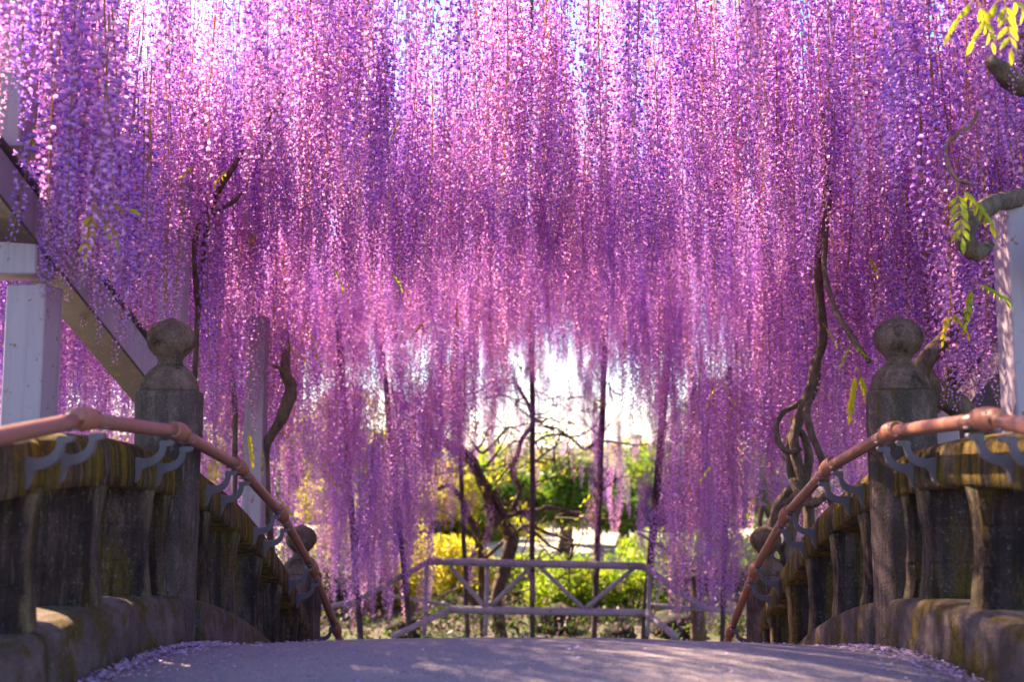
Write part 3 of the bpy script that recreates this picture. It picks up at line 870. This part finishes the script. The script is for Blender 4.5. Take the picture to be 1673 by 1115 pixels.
limb('right','branch', [(1258,845,7.1),(1246,830,7.1),(1242,860,7.1),(1258,900,7.0),(1262,960,7.0)], [.016,.018,.018,.016], 8)
limb('right','branch', [(1290,800,6.9),(1270,830,7.0),(1262,870,7.0),(1285,915,7.0),(1300,960,7)], [.03,.034,.03,.026], 8)
limb('right','branch', [(1352,160,5.6),(1350,260,5.6),(1352,330,5.5),(1347,400,5.4),(1350,460,5.3),(1372,520,5.2),(1398,560,5.1),(1420,592,5.0)], [.028,.024,.016,.014,.016,.012], 9)
# near right
limb('near_right','trunk', [(1690,1000,5.0),(1640,820,5.0),(1600,700,4.9),(1530,640,4.85),(1505,600,4.8),(1540,560,4.8),(1600,480,4.7),(1668,420,4.5),(1720,330,4.2)], [.05,.05,.06,.05,.035,.04,.03], 12)
limb('near_right','branch', [(1720,312,4.3),(1672,322,4.05),(1630,330,3.85),(1592,352,3.75),(1578,388,3.72),(1592,412,3.74),(1612,404,3.85)], [.04,.036,.034,.034,.036,.028], 12)
limb('near_right','branch', [(1720,160,3.8),(1673,142,3.7),(1640,120,3.65),(1618,98,3.6)], [.036,.036,.034,.024], 12)
limb('near_right','branch', [(1720,-20,3.9),(1680,60,3.8),(1676,140,3.8)], [.03,.03,.022], 9)
limb('near_right','twig', [(1600,178,4.1),(1585,205,4.1),(1552,228,4.1),(1545,250,4.1),(1560,290,4.1),(1588,300,4.1)], [.006,.010,.010,.009,.008], 7, M_TWIG)
limb('near_right','branch', [(1475,640,5.2),(1510,625,5.1),(1545,640,5.05),(1555,600,5.0)], [.03,.042,.04,.03], 9)
# left
limb('left','trunk', [(455,1060,7.6),(437,800,7.5),(436,730,7.4),(462,680,7.3),(474,640,7.3),(466,600,7.4),(468,560,7.8),(462,520,8.4),(450,470,9.0)], [.03,.025,.03,.05,.042,.03,.02,.02], 10)
limb('left','branch', [(474,632,7.3),(462,606,7.2),(445,598,7.2)], [.03,.02,.01], 8)
limb('left','branch', [(385,1000,7.4),(384,800,7.4),(384,690,7.3),(382,640,7.7),(376,580,8.2)], [.018,.02,.016], 8)
limb('left','branch', [(318,620,6.1),(326,470,6.0),(345,340,5.9),(385,268,5.8),(412,228,5.8),(440,190,5.8),(480,110,5.9),(500,-20,6)], [.016,.018,.018,.016,.012,.01], 8)
limb('left','branch', [(348,350,5.9),(392,320,5.95),(412,285,5.9),(440,235,5.9),(490,180,6.0)], [.012,.012,.010,.005], 8)
limb('left','branch', [(120,150,5.6),(150,232,5.6),(175,262,5.7)], [.03,.028,.02,.014], 8)
limb('left','branch', [(322,500,5.9),(318,400,5.9),(340,330,6.0)], [.014,.018,.012], 8)
# centre back
c_tr = [
 ('trunk', [(820,1050,13.2),(812,985,13.2),(824,930,13.2),(836,880,13.2),(806,840,13.2),(790,790,13.2),(762,745,13.1),(720,720,13.0),(690,690,12.9),(640,640,12.9)], [.13,.11,.13,.12,.10,.09,.08,.06]),
 ('trunk', [(790,1040,13.0),(787,980,13.0),(786,920,13.0),(782,880,13.1),(768,850,13.1),(756,820,13.1),(735,795,13.0),(715,800,13)], [.07,.06,.055,.05,.03]),
 ('branch', [(822,940,13.3),(806,985,13.2),(782,990,13.1),(762,965,13.0),(765,930,13.0),(780,890,13.0)], [.06,.07,.06,.055,.04]),
 ('branch', [(832,880,13.2),(820,835,13.2),(800,800,13.2),(775,770,13.2)], [.08,.07,.05,.04]),
 ('branch', [(818,850,13.2),(850,838,13.2),(880,835,13.2),(900,830,13.3),(960,845,13.4),(1010,852,13.5)], [.04,.05,.04,.035,.02]),
 ('branch', [(838,832,13.2),(850,800,13.2),(836,770,13.1),(845,745,13.1),(852,720,13.1),(870,690,13.0),(862,660,13.0),(845,630,12.9)], [.05,.045,.04,.04,.03]),
 ('branch', [(842,750,13.1),(810,790,13.1),(800,798,13.1)], [.018,.02,.015]),
 ('branch', [(872,725,13.2),(895,712,13.2),(930,714,13.2),(955,735,13.3),(985,722,13.3),(1040,728,13.4),(1060,725,13.4)], [.022,.024,.02,.018,.012]),
 ('branch', [(770,720,12.9),(790,740,12.9),(830,700,12.9),(850,706,12.9)], [.02,.024,.015]),
 ('branch', [(700,760,12.8),(722,700,12.8),(740,640,12.7),(760,600,12.6)], [.03,.055,.05,.03]),
 ('branch', [(700,640,12.7),(735,628,12.7),(755,606,12.6)], [.02,.03,.03]),
 ('branch', [(790,915,13.2),(830,880,13.3),(862,860,13.3),(890,870,13.4),(935,890,13.5),(922,930,13.5)], [.03,.04,.035,.03,.015]),
 ('branch', [(872,868,13.3),(895,890,13.3),(920,900,13.3),(938,884,13.3)], [.02,.025,.02,.012]),
 ('branch', [(870,790,13.5),(905,780,13.5),(932,765,13.5),(975,770,13.6)], [.018,.018,.012]),
 ('branch', [(1040,870,13.4),(1090,900,13.4),(1140,940,13.3),(1180,930,13.2)], [.02,.035,.045,.05]),
 ('branch', [(1075,860,13.0),(1085,812,13.0),(1110,800,13.0)], [.02,.022,.015]),
 ('trunk', [(1140,1050,12.6),(1138,960,12.6),(1142,940,12.6)], [.13,.12,.10]),
 ('branch', [(1095,952,12.5),(1140,945,12.5),(1180,955,12.4),(1215,950,12.2)], [.04,.06,.055,.05]),
]
tips = []
for nm, pts, rad in c_tr:
    limb('centre', nm, pts, [r_*.72 for r_ in rad], 10); tips += [at(*p) for p in pts[2:]]
mb = MB(); rt = random.Random(44)
for i in range(150):
    p = rt.choice(tips).copy(); d = Vector((rt.gauss(0,1), rt.gauss(0,.5), rt.uniform(-.2,1.1))).normalized(); L = rt.uniform(.3, 1.1); pts = [p]
    for k in range(7):
        d = (d + Vector((rt.gauss(0,.3), rt.gauss(0,.2), rt.gauss(-.02,.3)))).normalized(); pts.append(pts[-1]+d*L/7)
    tube(mb, pts, [rt.uniform(.009,.016), .004], 5)
    tips.append(pts[-1])
tw = mb.obj('twigs', M_BARK, VINES['centre']); tw['kind'] = 'stuff'
cl = [tuple(rt.choice(tips)) for i in range(60)]
fo = link('young_leaves', leaf_cloud(cl, [.16]*60, 1300, .035, [(.30,.30,.04),(.40,.36,.05),(.22,.20,.05)], 91, M_BUSH), VINES['centre']); fo['kind'] = 'stuff'

# compound leaves
def leaf_sprig(v, p, size, yellow, dirs, nl=9, seed=1):
    rnd = random.Random(seed); root = VINES[v]
    for (dx, dy, dz) in dirs:
        d = Vector((dx, dy, dz)).normalized(); L = size
        mb = MB(); pts = [p + d*L*t + Vector((0,0,-.35*L*t*t)) for t in np.linspace(0, 1, 6)]
        tube(mb, pts, [.002,.0012], 4, col=STEM); st = mb.obj('leaf', M_LEAF, root)
        s = d.cross(Vector((0,0,1)))
        s = s.normalized() if s.length > .1 else Vector((1,0,0))
        for i in range(nl):
            t = .2+.8*(i//2*2+1)/nl if i < nl-1 else 1.0
            sg = (-1 if i % 2 else 1) if i < nl-1 else 0
            q = p + d*L*t + Vector((0,0,-.35*L*t*t))
            f = (d*.55 + s*sg*.8 + Vector((0,0,-.55+rnd.uniform(-.2,.2)))).normalized()
            sd2 = f.cross(Vector((rnd.uniform(-.3,.3), -1, .3))).normalized(); u = sd2.cross(f)
            LL = L*.42*rnd.uniform(.8,1.1); W = LL*.30
            col = (rnd.uniform(.42,.62)*yellow+.16*(1-yellow), rnd.uniform(.42,.52)*yellow+.34*(1-yellow), .035)
            vs = [q]; fs = []
            prof = [(.12,.35),(.35,.95),(.6,1.0),(.82,.6)]
            for (a, w) in prof:
                c = q+f*LL*a - u*LL*.14*a*a
                vs += [c-sd2*W*w*.5+u*W*.12*w, c, c+sd2*W*w*.5+u*W*.12*w]
            vs.append(q+f*LL-u*LL*.15)
            fs = [(0,2,1),(0,3,2)]
            for k in range(3):
                b0 = 1+3*k; fs += [(b0,b0+1,b0+4,b0+3),(b0+1,b0+2,b0+5,b0+4)]
            fs += [(10,11,13),(11,12,13)]
            lm = MB(); lm.add(vs, fs, col, True); lm.obj('leaflet', M_LEAF, st)
leaf_sprig('left', at(152,335,3.5), .13, .85, [(1,0,.25),(-.2,.1,-1),(.7,-.2,-.6)], 9, 3)
leaf_sprig('left', at(80,180,3.6), .12, .95, [(1,0,.1),(-.6,.1,-.7),(.3,0,.8)], 9, 4)
leaf_sprig('left', at(300,330,6.2), .12, .9, [(.5,0,-.6),(-.6,.1,-.5)], 7, 5)
leaf_sprig('left', at(405,700,6.9), .16, .9, [(.2,0,-.9)], 9, 6)
leaf_sprig('left', at(452,812,7.0), .14, .6, [(.8,0,-.6)], 7, 7)
leaf_sprig('right', at(1400,600,4.5), .15, .75, [(-.25,0,-1),(.3,0,-.8)], 11, 8)
leaf_sprig('right', at(1392,562,5.0), .09, .3, [(-.5,0,-.6),(.5,0,-.3)], 7, 9)
leaf_sprig('near_right', at(1562,300,3.6), .15, .5, [(.1,0,-1),(.6,0,-.5)], 11, 10)
leaf_sprig('near_right', at(1640,-10,3.0), .13, .6, [(.8,0,-.5),(-.6,.1,-.6),(.1,0,-1)], 9, 11)
leaf_sprig('near_right', at(1595,-5,3.2), .12, .7, [(-.6,0,-.5),(.4,0,-1)], 9, 12)
leaf_sprig('near_right', at(1590,460,3.9), .12, .4, [(-.3,0,-1),(.8,0,-.2)], 9, 13)
leaf_sprig('near_right', at(1550,505,4.2), .10, .9, [(-.3,0,-1),(.6,0,-.6)], 9, 14)
for i in range(34):
    px = random.choice([U(40, 330), U(300, 700), U(1180, 1670), U(1350, 1670)]); dd = U(4.8, 6.5)
    v_ = 'left' if px < 836 else ('near_right' if px > 1400 else 'right')
    leaf_sprig(v_, at(px, U(20, 560), dd), .09, U(.4, 1), [(U(-1,1), U(-.3,.3), -.5)], 7, 100+i)
for i in range(16):
    px = U(330, 540) if i % 2 else U(1150, 1330); leaf_sprig('left' if px < 800 else 'right', at(px, U(420, 860), U(7, 8.5)), .12, U(.3,1), [(U(-1,1),0,-.6)], 5, 30+i)

# ------------------------------------------------------------------ bushes and trees beyond
G_LIME = [(.20,.28,.03),(.26,.30,.03),(.14,.24,.03)]
G_MID = [(.07,.13,.02),(.10,.17,.02),(.05,.10,.02)]
G_GOLD = [(.42,.36,.04),(.30,.32,.03),(.50,.38,.07)]
def bush(px, py_top, d, w, cols, label, n=7000, leaf=.05):
    top = at(px, py_top, d); rnd = random.Random(int(px)); h = top.z-GROUND
    root = empty('bush', (top.x, d, GROUND), label, 'bush', 'bushes behind the pipe truss')
    cs, rs = [], []
    for i in range(16):
        f = rnd.random(); cs.append((top.x+rnd.uniform(-w,w)*(1-.35*f), d+rnd.uniform(-.5,.5)*w, GROUND+h*(.2+.68*f))); rs.append(w*rnd.uniform(.28,.5))
    link('foliage', leaf_cloud(cs, rs, n, leaf, cols, int(px), M_BUSH), root)
    for i in range(5):
        mb = MB(); c = cs[i]; tube(mb, catmull([(top.x+rnd.uniform(-.1,.1), d, GROUND-.05), ((top.x+c[0])/2, d, GROUND+h*.3), c], 5), [.03,.02,.01], 6, .2); mb.obj('stem', M_BARK, root)
bush(985, 930, 15.5, 1.0, G_LIME, 'bright lime green bush behind the middle right of the pipe truss')
bush(1100, 880, 16.5, 1.1, G_LIME, 'tall lime green bush behind the right end of the pipe truss')
bush(905, 925, 16.5, .9, G_LIME, 'lime green bush straight behind the tall central pole', 6000)
bush(1190, 900, 17.5, 1.2, G_MID, 'mid green bush beyond the far right post')
bush(690, 890, 17.0, 1.3, G_GOLD, 'golden green bush left of the gnarled central trunk')
bush(590, 860, 16.0, 1.2, G_GOLD, 'golden backlit bush beyond the far left post')
bush(800, 945, 18.0, 1.2, G_LIME, 'low green bush behind the gnarled central trunk', 6000)
bush(460, 900, 15.0, 1.3, G_MID, 'mid green bush at far left behind the racemes')
bush(1330, 880, 16.0, 1.4, G_MID, 'mid green bush at far right behind the racemes')
def tree(px, py_top, d, w, cols, label, n=11000, leaf=.085, hfrac=.6, crown=18):
    top = at(px, py_top, d); rnd = random.Random(int(px)*3+1); h = top.z-GROUND
    root = empty('garden_tree', (top.x, d, GROUND), label, 'tree', 'trees at the back of the garden')
    mb = MB(); P = catmull([(top.x, d, GROUND-.1), (top.x+.15, d, GROUND+h*.3), (top.x-.1, d, GROUND+h*.6), (top.x+.05, d, GROUND+h*.9)], 6)
    tube(mb, P, [.16,.13,.10,.04], 10, .2); tr = mb.obj('trunk', M_BARK, root)
    cs, rs = [], []
    for i in range(crown):
        f = rnd.random(); c = (top.x+rnd.uniform(-w,w)*(1-.4*f), d+rnd.uniform(-.6,.6)*w, GROUND+h*((1-hfrac)+hfrac*(.1+.8*f)))
        cs.append(c); rs.append(w*rnd.uniform(.16,.34))
        if i < 8:
            mb = MB(); tube(mb, catmull([P[6+i % 8], (Vector(P[6+i % 8])+Vector(c))/2+Vector((0,0,.15)), c], 4), [.05,.03,.012], 6, .2); mb.obj('branch', M_BARK, root)
    link('crown', leaf_cloud(cs, rs, n, leaf, cols, int(px), M_BUSH), root)
tree(915, 765, 22, 1.5, G_MID, 'dark green tree seen through the opening right of the central pole')
tree(1010, 790, 24, 2.0, G_MID, 'wide green tree behind the lime bushes right of centre')
tree(1130, 740, 25, 2.6, G_MID+G_LIME, 'broad green tree far behind the right racemes')
tree(650, 770, 24, 2.4, G_GOLD, 'sunlit golden tree far behind the left of the opening', 9000)
tree(760, 840, 26, 2.0, G_GOLD+G_LIME, 'low yellow green tree far behind the gnarled trunk', 9000)
tree(480, 640, 28, 3.2, G_GOLD+G_MID, 'tall yellow green tree far off behind the left curtain', 9000, .11)
tree(1300, 620, 28, 3.4, G_MID, 'tall dark green tree far off behind the right curtain', 12000, .11)
tree(1560, 560, 24, 3.4, G_MID, 'dark green tree far off at the right edge behind the pergola', 12000, .11)
tree(80, 700, 26, 3.0, G_MID+G_GOLD, 'olive green tree far off at the left edge behind the pergola', 9000, .11)
# a long hedge closing the garden, one mass
mb_cs = []; mb_rs = []
rr_ = random.Random(5)
for i in range(150):
    x = -45+i*.6; hh = 2.1+.9*noise.noise(Vector((x*.22, 0, 3)))
    for q in range(3): mb_cs.append((x+rr_.uniform(-.4,.4), 31+rr_.uniform(-1,1), GROUND+rr_.uniform(.3, hh))); mb_rs.append(rr_.uniform(.5,.9))
o = link('hedge', leaf_cloud(mb_cs, mb_rs, 60000, .12, G_MID+G_LIME+G_GOLD, 77, M_BUSH)); o['label'] = 'long uneven green and yellow hedge closing the back of the garden'; o['category'] = 'hedge'

rg = np.random.default_rng(12)  # low dark plants, added to darken the sunlit far bank
cs_ = [(float(x), float(y), GROUND+float(h)) for x, y, h in zip(rg.uniform(-7, 7, 260), rg.uniform(12.6, 15.5, 260), rg.uniform(.0, .28, 260))]
o = link('ground_cover', leaf_cloud(cs_, [.28]*260, 16000, .04, [(.035,.06,.02),(.06,.09,.02),(.05,.05,.04),(.12,.07,.15)], 15, M_BUSH)); o['kind'] = 'stuff'
# rocks on the far bank
ROCKS = [(665, 13.4, .20, 'dark rounded rock on the far bank left of the gnarled trunk'), (905, 13.9, .26, 'broad dark rock on the far bank right of the tall pole'),
         (1010, 13.2, .17, 'small dark rock on the far bank under the right half of the truss'), (1100, 13.6, .24, 'dark rock on the far bank below the truss end at right')]
for i, (px, d, rr2, rlab) in enumerate(ROCKS):
    c = at(px, 1015, d)
    mb = MB(); vs = []; fs = []; nu, nv = 14, 9
    for j in range(nv+1):
        ph = math.pi*j/nv
        for k in range(nu):
            th = 2*math.pi*k/nu; n0 = Vector((math.sin(ph)*math.cos(th), math.sin(ph)*math.sin(th), math.cos(ph)))
            q = 1+.35*noise.noise(n0*1.6+Vector((i*3,0,0)))+.12*noise.noise(n0*5+Vector((i,2,0)))
            vs.append(Vector((c.x, d, GROUND+rr2*.45)) + Vector((n0.x*1.35, n0.y, n0.z*.8))*rr2*q)
    for j in range(nv):
        for k in range(nu): fs.append((j*nu+k, (j+1)*nu+k, (j+1)*nu+(k+1)%nu, j*nu+(k+1)%nu))
    mb.add(vs, fs, None, True); o = mb.obj('rock', M_ROCK)
    o['label'] = rlab; o['category'] = 'rock'; o['group'] = 'rocks on the far bank'

# ------------------------------------------------------------------ fallen blossom along the kerbs
vs = []; fs = []; cs = []; pr = random.Random(9)
def dz(x, y): return Z_DECK+drop(y)-.045*(x/1.4)**2
for i in range(11000):
    side = -1 if pr.random() < .55 else 1
    y = pr.uniform(1.8, 6.2); off = abs(pr.gauss(0, .07)) if pr.random() < .8 else pr.expovariate(1/.35)
    if off > 2.6: continue
    x = side*(1.395-off)
    s = pr.uniform(.004, .010); z = dz(x, y) + .003 + (pr.uniform(0, .016) if off < .09 else .0)
    a = pr.uniform(0, 6.28); t = pr.uniform(-.6, .6)
    ax = Vector((math.cos(a), math.sin(a), math.sin(t)*.5)); ay = Vector((-math.sin(a), math.cos(a), math.cos(t*3)*.25))
    c = Vector((x, y, z+s*.3)); n0 = len(vs)
    vs += [c-ax*s, c+ay*s*.6, c+ax*s, c-ay*s*.6]; fs.append((n0, n0+1, n0+2, n0+3))
    col = pr.choice([(.62,.42,.66),(.48,.30,.66),(.74,.58,.68),(.55,.42,.42),(.40,.30,.60),(.30,.20,.18)])
    cs += [col]*4
mb = MB(); mb.v = [tuple(v) for v in vs]; mb.f = fs; mb.c = cs; mb.smooth = [False]*len(fs)
o = mb.obj('fallen_petals', M_FALLEN); o['kind'] = 'stuff'
